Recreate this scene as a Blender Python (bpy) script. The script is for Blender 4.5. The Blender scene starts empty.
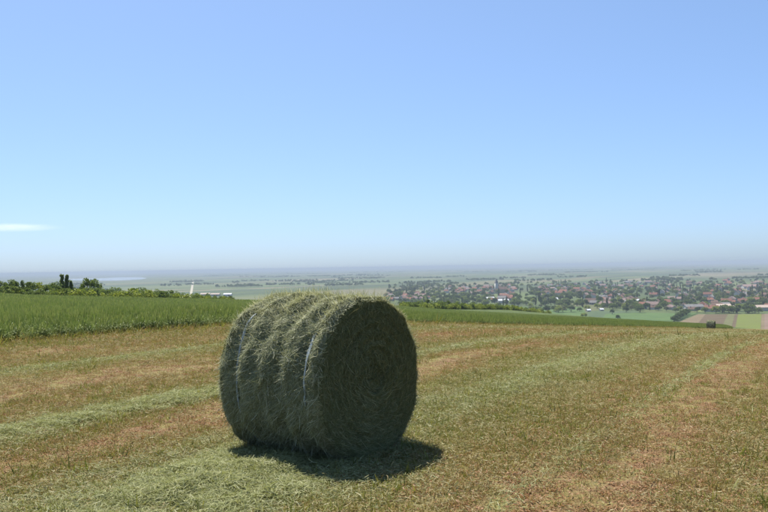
import bpy, math, random
import numpy as np
from mathutils import Vector, Matrix

rng = np.random.default_rng(11)
random.seed(5)
sc = bpy.context.scene
col = sc.collection

# ------------------------------------------------------------------ camera
FPX, PW, PH = 826.0, 768.0, 512.0
EYE = 1.5
PITCH = math.atan((267.0 - 256.0) / FPX)
ROLL = math.radians(0.97)
_r = np.array([1.0, 0, 0]); CF = np.array([0, math.cos(PITCH), math.sin(PITCH)])
_u = np.cross(_r, CF)
CR = math.cos(ROLL) * _r - math.sin(ROLL) * _u
CU = math.cos(ROLL) * _u + math.sin(ROLL) * _r
cam_d = bpy.data.cameras.new('camera'); cam = bpy.data.objects.new('camera', cam_d); col.objects.link(cam)
cam.matrix_world = Matrix(((CR[0], CU[0], -CF[0], 0), (CR[1], CU[1], -CF[1], 0), (CR[2], CU[2], -CF[2], EYE), (0, 0, 0, 1)))
cam_d.sensor_width = 36.0; cam_d.lens = 36.0 * FPX / PW
cam_d.clip_start = 0.1; cam_d.clip_end = 120000.0
sc.camera = cam

# ------------------------------------------------------------------ sky, sun, exposure
TO_SUN = Vector((-0.235, 0.50, 1.0)).normalized()
SUN_EL = math.asin(TO_SUN.z); SUN_AZ = math.atan2(TO_SUN.x, TO_SUN.y)
w = bpy.data.worlds.new('World'); sc.world = w; w.use_nodes = True
nt = w.node_tree; nt.nodes.clear()
sky = nt.nodes.new('ShaderNodeTexSky'); sky.sky_type = 'NISHITA'; sky.sun_disc = False
sky.sun_elevation = SUN_EL; sky.sun_rotation = SUN_AZ
sky.altitude = 150; sky.air_density = 0.7; sky.dust_density = 1.05; sky.ozone_density = 8.0
bg = nt.nodes.new('ShaderNodeBackground'); bg.inputs['Strength'].default_value = 0.08
wo = nt.nodes.new('ShaderNodeOutputWorld')
gm = nt.nodes.new('ShaderNodeGamma'); gm.inputs['Gamma'].default_value = 0.68
tn = nt.nodes.new('ShaderNodeMix'); tn.data_type = 'RGBA'; tn.blend_type = 'MULTIPLY'; tn.inputs[0].default_value = 1.0; tn.inputs[7].default_value = (1.24, 1.42, 1.61, 1)
nt.links.new(sky.outputs[0], gm.inputs[0]); nt.links.new(gm.outputs[0], tn.inputs[6]); nt.links.new(tn.outputs[2], bg.inputs[0]); nt.links.new(bg.outputs[0], wo.inputs[0])

sd = bpy.data.lights.new('sun', 'SUN'); sd.energy = 4.4; sd.angle = math.radians(0.53); sd.color = (1.0, 0.95, 0.87)
so = bpy.data.objects.new('sun', sd); col.objects.link(so)
so.rotation_euler = TO_SUN.to_track_quat('Z', 'Y').to_euler(); so.location = TO_SUN * 50

vs = sc.view_settings
vs.view_transform = 'Standard'; vs.look = 'None'; vs.exposure = 1.24; vs.gamma = 1.0; vs.use_curve_mapping = False
sc.cycles.max_bounces = 6; sc.cycles.diffuse_bounces = 3; sc.cycles.transmission_bounces = 4
sc.cycles.transparent_max_bounces = 8; sc.cycles.volume_bounces = 1; sc.cycles.use_denoising = True

# ------------------------------------------------------------------ terrain
PLAIN = -45.0
OX, OY = -8.47, 18.18                        # a point on the edge of the standing wheat
DX, DY = math.sin(math.radians(29)), math.cos(math.radians(29))     # direction of the rows
def pt(x, y):
    """across (p, towards the wheat) and along (t) the rows"""
    return (x - OX) * -DY + (y - OY) * DX, (x - OX) * DX + (y - OY) * DY
def xy(p, t):
    return OX - DY * p + DX * t, OY + DX * p + DY * t
def sp(v, k): return k * np.logaddexp(0, v / k)
def hgt(x, y):
    x = np.asarray(x, float); y = np.asarray(y, float)
    q = .663 * x + .749 * y - 15.5
    drop = .0822 * sp(q, 4.0) + .07 * sp(q - 215, 12.0)
    p, t = pt(x, y)
    drop = drop - 3.7e-4 * np.clip(p, 0, 64) * np.clip(t - 50, 0, 150)
    drop = drop - .012 * np.minimum(sp(x - 8, 4.0), 70) * np.clip(y / 40, 0, 1) * np.clip((260 - y) / 80, 0, 1)
    f = np.clip((p - 48) / 16, 0, 1); drop = drop - .75 * f * f * (3 - 2 * f) * np.clip((150 - t) / 60, 0, 1)
    drop = np.maximum(drop, -3)
    z = -drop
    return PLAIN + sp(z - PLAIN, 1.2)
def ray(px, py):
    d = CF + CR * (px - 384) / FPX - CU * (py - 256) / FPX
    return d
def on_ground(px, py):
    d = ray(px, py)
    t = np.exp(np.linspace(math.log(3), math.log(60000), 6000))
    P = np.array([0, 0, EYE]) + t[:, None] * d
    below = P[:, 2] < hgt(P[:, 0], P[:, 1])
    if not below.any(): return None
    return P[np.argmax(below)]
def on_plain(px, py):
    d = ray(px, py); t = (PLAIN - EYE) / d[2]
    return np.array([0, 0, EYE]) + t * d
def pxof(x, y, z):
    v = np.stack([np.asarray(x, float), np.asarray(y, float), np.asarray(z, float) - EYE], -1)
    d = np.maximum(v @ CF, 1e-3)
    return 384 + FPX * (v @ CR) / d, 256 - FPX * (v @ CU) / d

# value noise for density maps
_tab = np.random.default_rng(3).random((256, 256))
def vnoise(x, y, s):
    x = np.asarray(x) * s + 57.3; y = np.asarray(y) * s + 91.7
    xi = np.floor(x).astype(int); yi = np.floor(y).astype(int); fx = x - xi; fy = y - yi
    fx = fx * fx * (3 - 2 * fx); fy = fy * fy * (3 - 2 * fy)
    g = lambda a, b: _tab[a % 256, b % 256]
    return (g(xi, yi) * (1 - fx) + g(xi + 1, yi) * fx) * (1 - fy) + (g(xi, yi + 1) * (1 - fx) + g(xi + 1, yi + 1) * fx) * fy
def fbm(x, y, s): return .55 * vnoise(x, y, s) + .3 * vnoise(x, y, s * 2.1) + .15 * vnoise(x, y, s * 4.3)

# ------------------------------------------------------------------ mesh helpers
def mesh_np(name, V, F, attrs=None, smooth=False):
    """F: (n,3) or (n,4) array"""
    me = bpy.data.meshes.new(name)
    V = np.asarray(V, np.float32).reshape(-1, 3); F = np.asarray(F, np.int32); n, k = F.shape
    me.vertices.add(len(V)); me.vertices.foreach_set('co', V.ravel())
    me.loops.add(n * k); me.loops.foreach_set('vertex_index', F.ravel())
    me.polygons.add(n); me.polygons.foreach_set('loop_start', np.arange(0, n * k, k, dtype=np.int32))
    me.update(calc_edges=True)
    for an, (dom, val) in (attrs or {}).items():
        a = me.attributes.new(an, 'FLOAT', dom); a.data.foreach_set('value', np.asarray(val, np.float32).ravel())
    if smooth: me.polygons.foreach_set('use_smooth', np.ones(n, bool))
    me.update()
    return me
def link(name, me, mat=None, parent=None, **props):
    o = bpy.data.objects.new(name, me); col.objects.link(o)
    if mat is not None and not me.materials: me.materials.append(mat)
    if parent is not None: o.parent = parent
    for k, v in props.items(): o[k] = v
    return o
def empty(name, loc, rz=0.0, scale=1.0, **props):
    o = bpy.data.objects.new(name, None); col.objects.link(o)
    o.location = loc; o.rotation_euler = (0, 0, rz)
    o.scale = (scale,) * 3 if np.isscalar(scale) else scale
    o.empty_display_size = .3
    for k, v in props.items(): o[k] = v
    return o
def ribbons(P, Wd, S):
    """P (N,K,3) centre lines, Wd (N,K) widths, S (N,3)/(N,K,3) sideways unit vectors -> V,F,rnd,h"""
    N, K, _ = P.shape
    if S.ndim == 2: S = np.repeat(S[:, None, :], K, 1)
    A = P - S * Wd[..., None] / 2; B = P + S * Wd[..., None] / 2
    V = np.stack([A, B], 2).reshape(-1, 3)
    base = np.arange(N)[:, None] * (2 * K) + np.arange(K - 1)[None, :] * 2
    F = np.stack([base, base + 1, base + 3, base + 2], -1).reshape(-1, 4)
    rnd = np.repeat(rng.random(N), K - 1)
    h = np.tile(np.repeat(np.linspace(0, 1, K), 2), N)
    return V, F, rnd, h
def unit(v): return v / np.maximum(np.linalg.norm(v, axis=-1, keepdims=True), 1e-9)
def grid_faces(nu, nv, wrap=False):
    u = np.arange(nu if wrap else nu - 1); v = np.arange(nv - 1)
    U, Vv = np.meshgrid(u, v, indexing='ij'); U2 = (U + 1) % nu
    return np.stack([U * nv + Vv, U2 * nv + Vv, U2 * nv + Vv + 1, U * nv + Vv + 1], -1).reshape(-1, 4)
def tube(path, rad, seg=7):
    path = np.asarray(path, float); rad = np.asarray(rad, float); K = len(path)
    T = unit(np.gradient(path, axis=0)); ref = np.array([.3, .9, .1])
    a = unit(np.cross(T, ref)); b = np.cross(T, a)
    th = np.linspace(0, 2 * np.pi, seg, endpoint=False)
    V = path[None] + rad[None, :, None] * (np.cos(th)[:, None, None] * a[None] + np.sin(th)[:, None, None] * b[None])
    return V.reshape(-1, 3), grid_faces(seg, K, True)
def join(parts):
    V, F, o = [], [], 0
    for v, f in parts: V.append(v); F.append(f + o); o += len(v)
    return np.concatenate(V), np.concatenate(F)

# ------------------------------------------------------------------ material helpers
ALBEDO = .80
class N:
    def __init__(s, name):
        s.m = bpy.data.materials.new(name); s.m.use_nodes = True; s.t = s.m.node_tree; s.t.nodes.clear()
        s.out = s.t.nodes.new('ShaderNodeOutputMaterial')
    def n(s, typ, **kw):
        x = s.t.nodes.new('ShaderNode' + typ)
        for k, v in kw.items(): setattr(x, k, v)
        return x
    def l(s, a, b): s.t.links.new(a, b)
    def noise(s, scale, detail=4, rough=.6, vec=None, dim='3D'):
        x = s.n('TexNoise'); x.inputs['Scale'].default_value = scale; x.inputs['Detail'].default_value = detail
        x.inputs['Roughness'].default_value = rough
        if vec is not None: s.l(vec, x.inputs['Vector'])
        return x.outputs['Fac']
    def ramp(s, fac, stops, interp='LINEAR'):
        x = s.n('ValToRGB'); x.color_ramp.interpolation = interp; e = x.color_ramp.elements
        while len(e) < len(stops): e.new(.5)
        for i, (p, c) in enumerate(stops):
            e[i].position = p; e[i].color = (c if hasattr(c, '__len__') else (c, c, c)) + ((1,) if not hasattr(c, '__len__') or len(c) == 3 else ())
        s.l(fac, x.inputs['Fac']); return x.outputs['Color']
    def mix(s, fac, a, b, mode='MIX'):
        x = s.n('Mix', data_type='RGBA', blend_type=mode)
        for sock, val in ((x.inputs[0], fac), (x.inputs[6], a), (x.inputs[7], b)):
            if isinstance(val, (int, float)): sock.default_value = val
            elif isinstance(val, tuple): sock.default_value = val + (1,)
            else: s.l(val, sock)
        return x.outputs[2]
    def math(s, op, a, b=0.0, clamp=False):
        x = s.n('Math', operation=op, use_clamp=clamp)
        for sock, val in ((x.inputs[0], a), (x.inputs[1], b)):
            if isinstance(val, (int, float)): sock.default_value = val
            else: s.l(val, sock)
        return x.outputs[0]
    def maprange(s, v, a, b, c=0.0, d=1.0, smooth=True):
        x = s.n('MapRange', interpolation_type='SMOOTHSTEP' if smooth else 'LINEAR')
        s.l(v, x.inputs[0])
        for i, q in enumerate((a, b, c, d)): x.inputs[i + 1].default_value = q
        return x.outputs[0]
    def attr(s, name): 
        x = s.n('Attribute', attribute_name=name); return x.outputs['Fac']
    def orand(s): return s.n('ObjectInfo').outputs['Random']
    def pos(s): return s.n('NewGeometry').outputs['Position']
    def obj(s): return s.n('TexCoord').outputs['Object']
    def dot(s, v, d):
        x = s.n('VectorMath', operation='DOT_PRODUCT'); s.l(v, x.inputs[0]); x.inputs[1].default_value = d; return x.outputs['Value']
    def bump(s, h, strength=.5, dist=.02):
        x = s.n('Bump'); x.inputs['Strength'].default_value = strength; x.inputs['Distance'].default_value = dist
        s.l(h, x.inputs['Height']); return x.outputs['Normal']
    def surf(s, color, rough=.85, normal=None, spec=.2):
        b = s.n('BsdfPrincipled'); b.inputs['Roughness'].default_value = rough; b.inputs['Specular IOR Level'].default_value = spec
        if isinstance(color, tuple): b.inputs['Base Color'].default_value = color + (1,)
        else: s.l(s.mix(1.0, color, (ALBEDO,) * 3, 'MULTIPLY'), b.inputs['Base Color'])
        if normal is not None: s.l(normal, b.inputs['Normal'])
        s.l(b.outputs[0], s.out.inputs['Surface']); return s.m
    def leafy(s, color, trans=.35, tint=(1.15, 1.15, .6), gloss=.06):
        d = s.n('BsdfDiffuse'); t = s.n('BsdfTranslucent'); g = s.n('BsdfGlossy'); g.inputs['Roughness'].default_value = .45
        g.inputs['Color'].default_value = (.8, .8, .75, 1)
        color = s.mix(1.0, color, (ALBEDO,) * 3, 'MULTIPLY')
        s.l(color, d.inputs['Color']); s.l(s.mix(1.0, color, tint, 'MULTIPLY'), t.inputs['Color'])
        m = s.n('MixShader'); m.inputs[0].default_value = trans; s.l(d.outputs[0], m.inputs[1]); s.l(t.outputs[0], m.inputs[2])
        m2 = s.n('MixShader'); m2.inputs[0].default_value = gloss; s.l(m.outputs[0], m2.inputs[1]); s.l(g.outputs[0], m2.inputs[2])
        s.l(m2.outputs[0], s.out.inputs['Surface']); return s.m

def blade_mat(name, stops, trans=.3, inst=True, hstops=None, tint=(1.1, 1.1, .7), gloss=.012):
    k = N(name)
    r = k.attr('rnd')
    if inst: r = k.math('FRACT', k.math('ADD', k.math('MULTIPLY', r, .55), k.math('MULTIPLY', k.orand(), .75)))
    c = k.ramp(r, stops)
    if hstops: c = k.mix(1.0, c, k.ramp(k.attr('h'), hstops), 'MULTIPLY')
    return k.leafy(c, trans, tint, gloss)

# ------------------------------------------------------------------ ground material
STRIPE = [(-26, .3), (-24.6, .6), (-23, .05), (-21.2, .6), (-19.6, .05), (-18.4, .3), (-17.3, .7), (-16.2, .35), (-15, .02), (-13.9, .3), (-13.2, .85), (-12.35, 1.0), (-11.5, .9), (-11.1, .25),
          (-10.4, .0), (-9.9, .35), (-9.35, .95), (-8.7, .45), (-7.4, .1), (-6.2, .2), (-5.3, .65), (-4.9, .85), (-4.4, .4), (-2.6, .2), (-1.0, .35), (0, .5)]
def stripe(p): return np.interp(p, [a for a, b in STRIPE], [b for a, b in STRIPE])
def ground_material():
    k = N('ground_soil_and_fields'); P = k.pos()
    pp = k.math('ADD', k.dot(P, (-DY, DX, 0)), OX * DY - OY * DX)
    tt = k.math('ADD', k.dot(P, (DX, DY, 0)), -(OX * DX + OY * DY))
    # --- mown field
    wob = k.math('MULTIPLY', k.math('SUBTRACT', k.noise(.35, 3, .6, P), .5), 1.0)
    s = k.math('MULTIPLY', k.math('ADD', k.math('ADD', pp, wob), 26), 1 / 26.0)
    st = k.ramp(s, [((a + 26) / 26.0, b) for a, b in STRIPE])
    fine = k.noise(28, 5, .7, P); mid = k.noise(3.1, 4, .6, P); big = k.noise(.55, 4, .6, P)
    soil = k.ramp(fine, [(.25, (.066, .040, .020)), (.5, (.179, .107, .054)), (.75, (.279, .184, .104))])
    straw = k.ramp(fine, [(.25, (.087, .073, .026)), (.5, (.205, .174, .063)), (.78, (.292, .273, .123))])
    green = k.ramp(fine, [(.25, (.047, .057, .017)), (.5, (.124, .141, .046)), (.78, (.212, .233, .089))])
    f1 = k.maprange(k.math('ADD', mid, k.math('MULTIPLY', st, .35)), .40, .66)
    c = k.mix(f1, soil, straw)
    f2 = k.maprange(k.math('ADD', k.math('MULTIPLY', big, .7), k.math('MULTIPLY', st, .42)), .48, .80)
    c = k.mix(f2, c, green)
    # --- valley patchwork of long strips
    cmb = k.n('CombineXYZ'); k.l(pp, cmb.inputs[0]); k.l(tt, cmb.inputs[1])
    def bricks(wd, ht, off):
        b = k.n('TexBrick'); b.offset = .37; b.offset_frequency = 2
        mp = k.n('Mapping'); mp.inputs['Location'].default_value = (off, off * 1.7, 0); k.l(cmb.outputs[0], mp.inputs[0]); k.l(mp.outputs[0], b.inputs[0])
        for nm, v in (('Color1', (0, 0, 0, 1)), ('Color2', (1, 1, 1, 1)), ('Mortar', (.25, .25, .25, 1))): b.inputs[nm].default_value = v
        b.inputs['Scale'].default_value = 1.0; b.inputs['Mortar Size'].default_value = 1.2; b.inputs['Bias'].default_value = 0
        b.inputs['Brick Width'].default_value = wd; b.inputs['Row Height'].default_value = ht
        return b.outputs['Color']
    fcol = [(.0, (.070, .095, .032)), (.16, (.105, .135, .045)), (.3, (.055, .080, .034)), (.45, (.13, .15, .06)), (.6, (.17, .145, .080)),
            (.7, (.085, .12, .042)), (.84, (.20, .165, .105)), (.93, (.06, .09, .04))]
    a = k.ramp(bricks(70, 520, 13), fcol, 'CONSTANT'); b2 = k.ramp(bricks(310, 1500, 331), fcol, 'CONSTANT')
    far = k.mix(k.maprange(k.noise(.0011, 2, .5, P), .4, .6), a, b2)
    wood = k.maprange(k.noise(.0009, 5, .65, P), .50, .58)
    far = k.mix(k.math('MULTIPLY', wood, .6), far, (.035, .052, .022))
    far = k.mix(.15, k.mix(1.0, far, (.92, .97, .95), 'MULTIPLY'), k.ramp(k.noise(.02, 5, .7, P), [(.2, (.05, .065, .03)), (.8, (.16, .165, .075))]))
    # hillside grass between
    hill = k.ramp(k.noise(.25, 6, .7, P), [(.25, (.035, .052, .016)), (.6, (.09, .12, .035)), (.85, (.16, .17, .06))])
    sep = k.n('SeparateXYZ'); k.l(P, sep.inputs[0])
    vz = k.maprange(sep.outputs['Z'], PLAIN + 1.0, PLAIN + 4.0)
    inwheat = k.maprange(pp, -.25, .25)
    c2 = k.mix(inwheat, c, hill)
    # past the end of the mown plot
    c2 = k.mix(k.maprange(tt, 172, 176), c2, hill)
    c2 = k.mix(k.maprange(pp, -95, -92), hill, c2)
    c3 = k.mix(vz, far, c2)
    h = k.math('ADD', k.math('MULTIPLY', fine, .5), k.math('MULTIPLY', mid, .8))
    return k.surf(c3, .95, k.bump(h, .8, .035), .1)
M_ground = ground_material()

# one sheet to the horizon
ang = np.radians(np.concatenate([np.arange(-180, -34, 3.0), np.arange(-34, 34, .34), np.arange(34, 180, 3.0)]))
rad = np.concatenate([[0.0], np.exp(np.linspace(math.log(.6), math.log(42000), 300))])
A, Rr = np.meshgrid(ang, rad, indexing='ij')
X = Rr * np.sin(A); Y = Rr * np.cos(A); Z = hgt(X, Y)
near = np.clip((Rr - 2) / 3, 0, 1) * np.clip((60 - Rr) / 30, 0, 1)
Z = Z + near * .03 * (fbm(X, Y, 1.3) - .5)
link('ground', mesh_np('ground', np.stack([X, Y, Z], -1), grid_faces(len(ang), len(rad), True)[:, ::-1], smooth=True), M_ground, kind='structure')
def gz(x, y):
    r = np.hypot(x, y); n_ = np.clip((r - 2) / 3, 0, 1) * np.clip((60 - r) / 30, 0, 1)
    return hgt(x, y) + n_ * .03 * (fbm(x, y, 1.3) - .5)

# ------------------------------------------------------------------ valley field sheets (corners given as picture points, laid on the plain)
def field_mat(name, c0, c1, rows=3.0):
    k = N(name); P = k.pos()
    ac = k.dot(P, (-DY, DX, 0))
    w_ = k.n('TexWave', wave_type='BANDS', bands_direction='X'); cmb = k.n('CombineXYZ'); k.l(ac, cmb.inputs[0]); k.l(cmb.outputs[0], w_.inputs[0])
    w_.inputs['Scale'].default_value = 1 / rows; w_.inputs['Distortion'].default_value = 1.5
    f = k.math('ADD', k.math('MULTIPLY', k.noise(.06, 6, .7, P), .8), k.math('MULTIPLY', w_.outputs['Fac'], .2))
    return k.surf(k.ramp(f, [(.3, c0), (.7, c1)]), .95, None, .1)
FM = dict(tan=field_mat('tan_tilled_soil', (0.129, 0.097, 0.055), (0.187, 0.147, 0.087)), brown=field_mat('brown_tilled_soil', (0.085, 0.062, 0.035), (0.129, 0.097, 0.055)),
          olive=field_mat('olive_crop', (0.098, 0.105, 0.041), (0.150, 0.143, 0.064)), lime=field_mat('lime_crop', (0.126, 0.158, 0.025), (0.123, 0.137, 0.038)),
          pink=field_mat('pinkish_bare_soil', (0.152, 0.108, 0.072), (0.211, 0.152, 0.117)), green=field_mat('green_crop', (.055, .10, .03), (.095, .15, .045)),
          bluegreen=field_mat('blue_green_crop', (.055, .085, .04), (.085, .12, .055)), meadow=field_mat('light_meadow', (0.098, 0.128, 0.038), (0.143, 0.165, 0.056)))
def sheet(name, mat, pix, dz):
    q = [on_plain(*c) for c in pix]
    V = np.array([[c[0], c[1], PLAIN + dz] for c in q]) 
    if np.cross(V[1] - V[0], V[2] - V[0])[2] < 0: V = V[::-1]
    link(name, mesh_np(name, V, np.array([range(len(V))])), mat, kind='structure')
dz0 = .15
sheet('light_meadow', FM['meadow'], [(560, 327), (672, 333), (682, 321.5), (600, 321.0)], dz0)
sheet('green_field', FM['green'], [(600, 321), (652, 321.4), (675, 313.4), (640, 312.6), (606, 314)], dz0)
sheet('blue_green_field', FM['bluegreen'], [(576, 320.8), (600, 321), (606, 314), (640, 312.6), (636, 310.5), (590, 311.5)], dz0)
sheet('green_field', FM['green'], [(652, 321.4), (676, 321.6), (698, 313.2), (675, 313.4)], dz0 + .1)
sheet('tan_field', FM['tan'], [(672, 333), (691, 333), (705.5, 314.6), (698, 314.6), (680, 322)], dz0 + .1)
sheet('brown_field', FM['brown'], [(691, 333), (719, 333), (728, 314.4), (705.5, 314.6)], dz0)
sheet('olive_field', FM['olive'], [(719, 333), (730, 333), (735, 314.4), (728, 314.4)], dz0 + .1)
sheet('brown_field', FM['brown'], [(730, 333), (734.5, 333), (738, 314.4), (735, 314.4)], dz0)
sheet('lime_field', FM['lime'], [(734.5, 333), (760.5, 333), (761.5, 314.2), (738, 314.4)], dz0 + .1)
sheet('tan_field', FM['tan'], [(760.5, 333), (764.5, 333), (764.5, 314.2), (761.5, 314.2)], dz0)
sheet('pink_field', FM['pink'], [(764.5, 333), (800, 333), (792, 314.2), (764.5, 314.2)], dz0 + .1)
sheet('light_meadow', FM['meadow'], [(420, 318), (520, 318), (518, 307), (430, 306)], dz0)
sheet('green_field', FM['green'], [(520, 318), (590, 320), (582, 307), (518, 307)], dz0 + .1)
sheet('light_meadow', FM['meadow'], [(688, 312.3), (702, 312.4), (706, 309.6), (692, 309.6)], dz0)
# pale straight farm road running off across the plain
kroad = N('pale_road_dust'); M_road = kroad.surf(kroad.ramp(kroad.noise(.08, 4, .6, kroad.pos()), [(.3, (.33, .30, .22)), (.7, (.42, .39, .30))]), .95)
a0 = on_plain(190.5, 297); a1 = on_plain(192.0, 288); a2 = on_plain(193.2, 280)
pathp = [a0, a1, a2]; V = []
for c, hw in zip(pathp, (2.2, 3.0, 3.4)): V += [[c[0] - hw, c[1], PLAIN + .3], [c[0] + hw, c[1], PLAIN + .3]]
link('farm_road', mesh_np('farm_road', V, np.array([[0, 1, 3, 2], [2, 3, 5, 4]])), M_road, kind='structure')
# river
kw_ = N('river_water'); M_water = kw_.surf((.30, .33, .36), .08, kw_.bump(kw_.noise(.05, 3, .6, kw_.pos()), .15, 1.0), .8)
rv = [(96, 281.0), (120, 280.6), (141, 279.6), (147, 278.2), (140, 277.2), (118, 277.4), (100, 278.4), (60, 279.0), (60, 280.2)]
q = [on_plain(*c) for c in rv]; V = np.array([[c[0], c[1], PLAIN + .5] for c in q])
link('river', mesh_np('river', V if np.cross(V[1] - V[0], V[2] - V[0])[2] > 0 else V[::-1], np.array([range(len(V))])), M_water, kind='structure')

# ------------------------------------------------------------------ instancing of uncountable stuff (geometry nodes)
def proto_collection(name, meshes, mats):
    c = bpy.data.collections.new(name)
    for i, me in enumerate(meshes):
        m = mats[i] if isinstance(mats, (list, tuple)) else mats
        if not me.materials: me.materials.append(m)
        c.objects.link(bpy.data.objects.new('%s_%02d' % (name, i), me))
    return c
def scatter(name, pos, scale, idx, coll, tilt=.12, **props):
    n = len(pos)
    me = bpy.data.meshes.new(name); me.vertices.add(n); me.vertices.foreach_set('co', np.asarray(pos, np.float32).ravel())
    rot = np.stack([rng.normal(0, tilt, n), rng.normal(0, tilt, n), rng.random(n) * 2 * np.pi], -1)
    scale = np.asarray(scale, float)
    if scale.ndim == 1: scale = np.repeat(scale[:, None], 3, 1)
    for an, v in (('rot', rot), ('scl', scale)):
        a = me.attributes.new(an, 'FLOAT_VECTOR', 'POINT'); a.data.foreach_set('vector', np.asarray(v, np.float32).ravel())
    a = me.attributes.new('idx', 'INT', 'POINT'); a.data.foreach_set('value', np.asarray(idx, np.int32))
    g = bpy.data.node_groups.new(name + '_nodes', 'GeometryNodeTree')
    g.interface.new_socket('Geometry', in_out='INPUT', socket_type='NodeSocketGeometry')
    g.interface.new_socket('Geometry', in_out='OUTPUT', socket_type='NodeSocketGeometry')
    ni = g.nodes.new('NodeGroupInput'); no = g.nodes.new('NodeGroupOutput'); ip = g.nodes.new('GeometryNodeInstanceOnPoints')
    ci = g.nodes.new('GeometryNodeCollectionInfo'); ci.inputs['Collection'].default_value = coll
    ci.inputs['Separate Children'].default_value = True; ci.inputs['Reset Children'].default_value = True
    def na(nm, dt):
        x = g.nodes.new('GeometryNodeInputNamedAttribute'); x.data_type = dt; x.inputs['Name'].default_value = nm; return x.outputs['Attribute']
    L = g.links.new
    L(ni.outputs[0], ip.inputs['Points']); L(ci.outputs[0], ip.inputs['Instance']); ip.inputs['Pick Instance'].default_value = True
    L(na('idx', 'INT'), ip.inputs['Instance Index'])
    er = g.nodes.new('FunctionNodeEulerToRotation'); L(na('rot', 'FLOAT_VECTOR'), er.inputs[0]); L(er.outputs[0], ip.inputs['Rotation'])
    L(na('scl', 'FLOAT_VECTOR'), ip.inputs['Scale']); L(ip.outputs[0], no.inputs[0])
    o = link(name, me, None, None, **props)
    md = o.modifiers.new('scatter', 'NODES'); md.node_group = g
    return o

def tuft(n, hmin, hmax, spread, lean, width, K=4, curl=.5):
    a = rng.random(n) * 2 * np.pi; r = spread * np.sqrt(rng.random(n)); b = a + rng.normal(0, .8, n)
    L = hmin + (hmax - hmin) * rng.random(n); ln = np.abs(rng.normal(lean, lean * .5, n))
    u = np.linspace(0, 1, K)[None, :]
    el = np.pi / 2 - ln[:, None] - curl * ln[:, None] * u
    step = L[:, None] / (K - 1)
    hx = np.cumsum(np.cos(el) * step, 1) - np.cos(el[:, :1]) * step; hz = np.cumsum(np.sin(el) * step, 1) - np.sin(el[:, :1]) * step
    P = np.stack([r[:, None] * np.cos(a)[:, None] + hx * np.cos(b)[:, None], r[:, None] * np.sin(a)[:, None] + hx * np.sin(b)[:, None], np.maximum(hz, .002) - .004], -1)
    sd_ = b + np.pi / 2 + rng.normal(0, .5, n)
    S = np.stack([np.cos(sd_), np.sin(sd_), np.zeros(n)], -1)
    Wd = width * (.6 + .8 * rng.random(n))[:, None] * (1 - .75 * u ** 1.5)
    V, F, rd, h = ribbons(P, Wd, S)
    return mesh_np('tuft', V, F, {'rnd': ('FACE', rd), 'h': ('POINT', h)})
def litter(n, spread, lmin, lmax, width, zmax=.03):
    c = np.stack([rng.normal(0, spread, n), rng.normal(0, spread, n), zmax * rng.random(n) ** 1.5], -1)
    return strand_mesh('litter', c, lmin, lmax, width)
def strand_arrays(c, lmin, lmax, width, K=4, pitch=.25, bend=.6, az=None, azs=None):
    n = len(c); L = lmin + (lmax - lmin) * rng.random(n)
    a = rng.random(n) * 2 * np.pi if az is None else az + rng.normal(0, azs, n)
    e = rng.normal(0, pitch, n); da = rng.normal(0, bend, n); de = rng.normal(0, bend * .35, n)
    u = np.linspace(-.5, .5, K)[None]
    aa = a[:, None] + da[:, None] * u * 2; ee = e[:, None] + de[:, None] * u * 2
    T = np.stack([np.cos(aa) * np.cos(ee), np.sin(aa) * np.cos(ee), np.sin(ee)], -1) * (L[:, None, None] / (K - 1))
    P = np.cumsum(T, 1); P = P - P.mean(1, keepdims=True) + c[:, None, :]
    S = np.stack([-np.sin(a), np.cos(a), rng.normal(0, .6, n)], -1); S = unit(S)
    Wd = width * (.5 + rng.random(n))[:, None] * (1 - .5 * np.abs(u * 2) ** 2)
    return P, Wd, S
def strand_mesh(name, c, lmin, lmax, width, **kw):
    V, F, rd, h = ribbons(*strand_arrays(c, lmin, lmax, width, **kw))
    return mesh_np(name, V, F, {'rnd': ('FACE', rd), 'h': ('POINT', h)})

M_straw = blade_mat('dry_stubble', [(0, (.259, .171, .064)), (.35, (.348, .267, .103)), (.6, (.291, .189, .072)), (.8, (.405, .335, .153)), (1, (.267, .232, .077))], .25)
M_green = blade_mat('green_regrowth', [(0, (.109, .132, .025)), (.4, (.174, .197, .042)), (.7, (.237, .235, .063)), (1, (.300, .273, .084))], .35)
M_lit = blade_mat('straw_litter', [(0, (.261, .184, .079)), (.4, (.343, .272, .127)), (.7, (.261, .238, .102)), (1, (.393, .343, .185))], .2)
M_red = blade_mat('withered_leaf', [(0, (.215, .098, .049)), (.4, (.309, .158, .080)), (.7, (.370, .214, .115)), (1, (.198, .119, .053))], .2)
M_haybit = blade_mat('scattered_hay', [(0, (.194, .216, .085)), (.35, (.290, .306, .142)), (.65, (.361, .365, .190)), (1, (.422, .405, .228))], .28)
M_hay = blade_mat('cut_hay', [(0, (.216, .238, .092)), (.35, (.320, .336, .151)), (.65, (.392, .394, .197)), (.85, (.272, .303, .134)), (1, (.448, .435, .244))], .28, inst=False)

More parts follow.
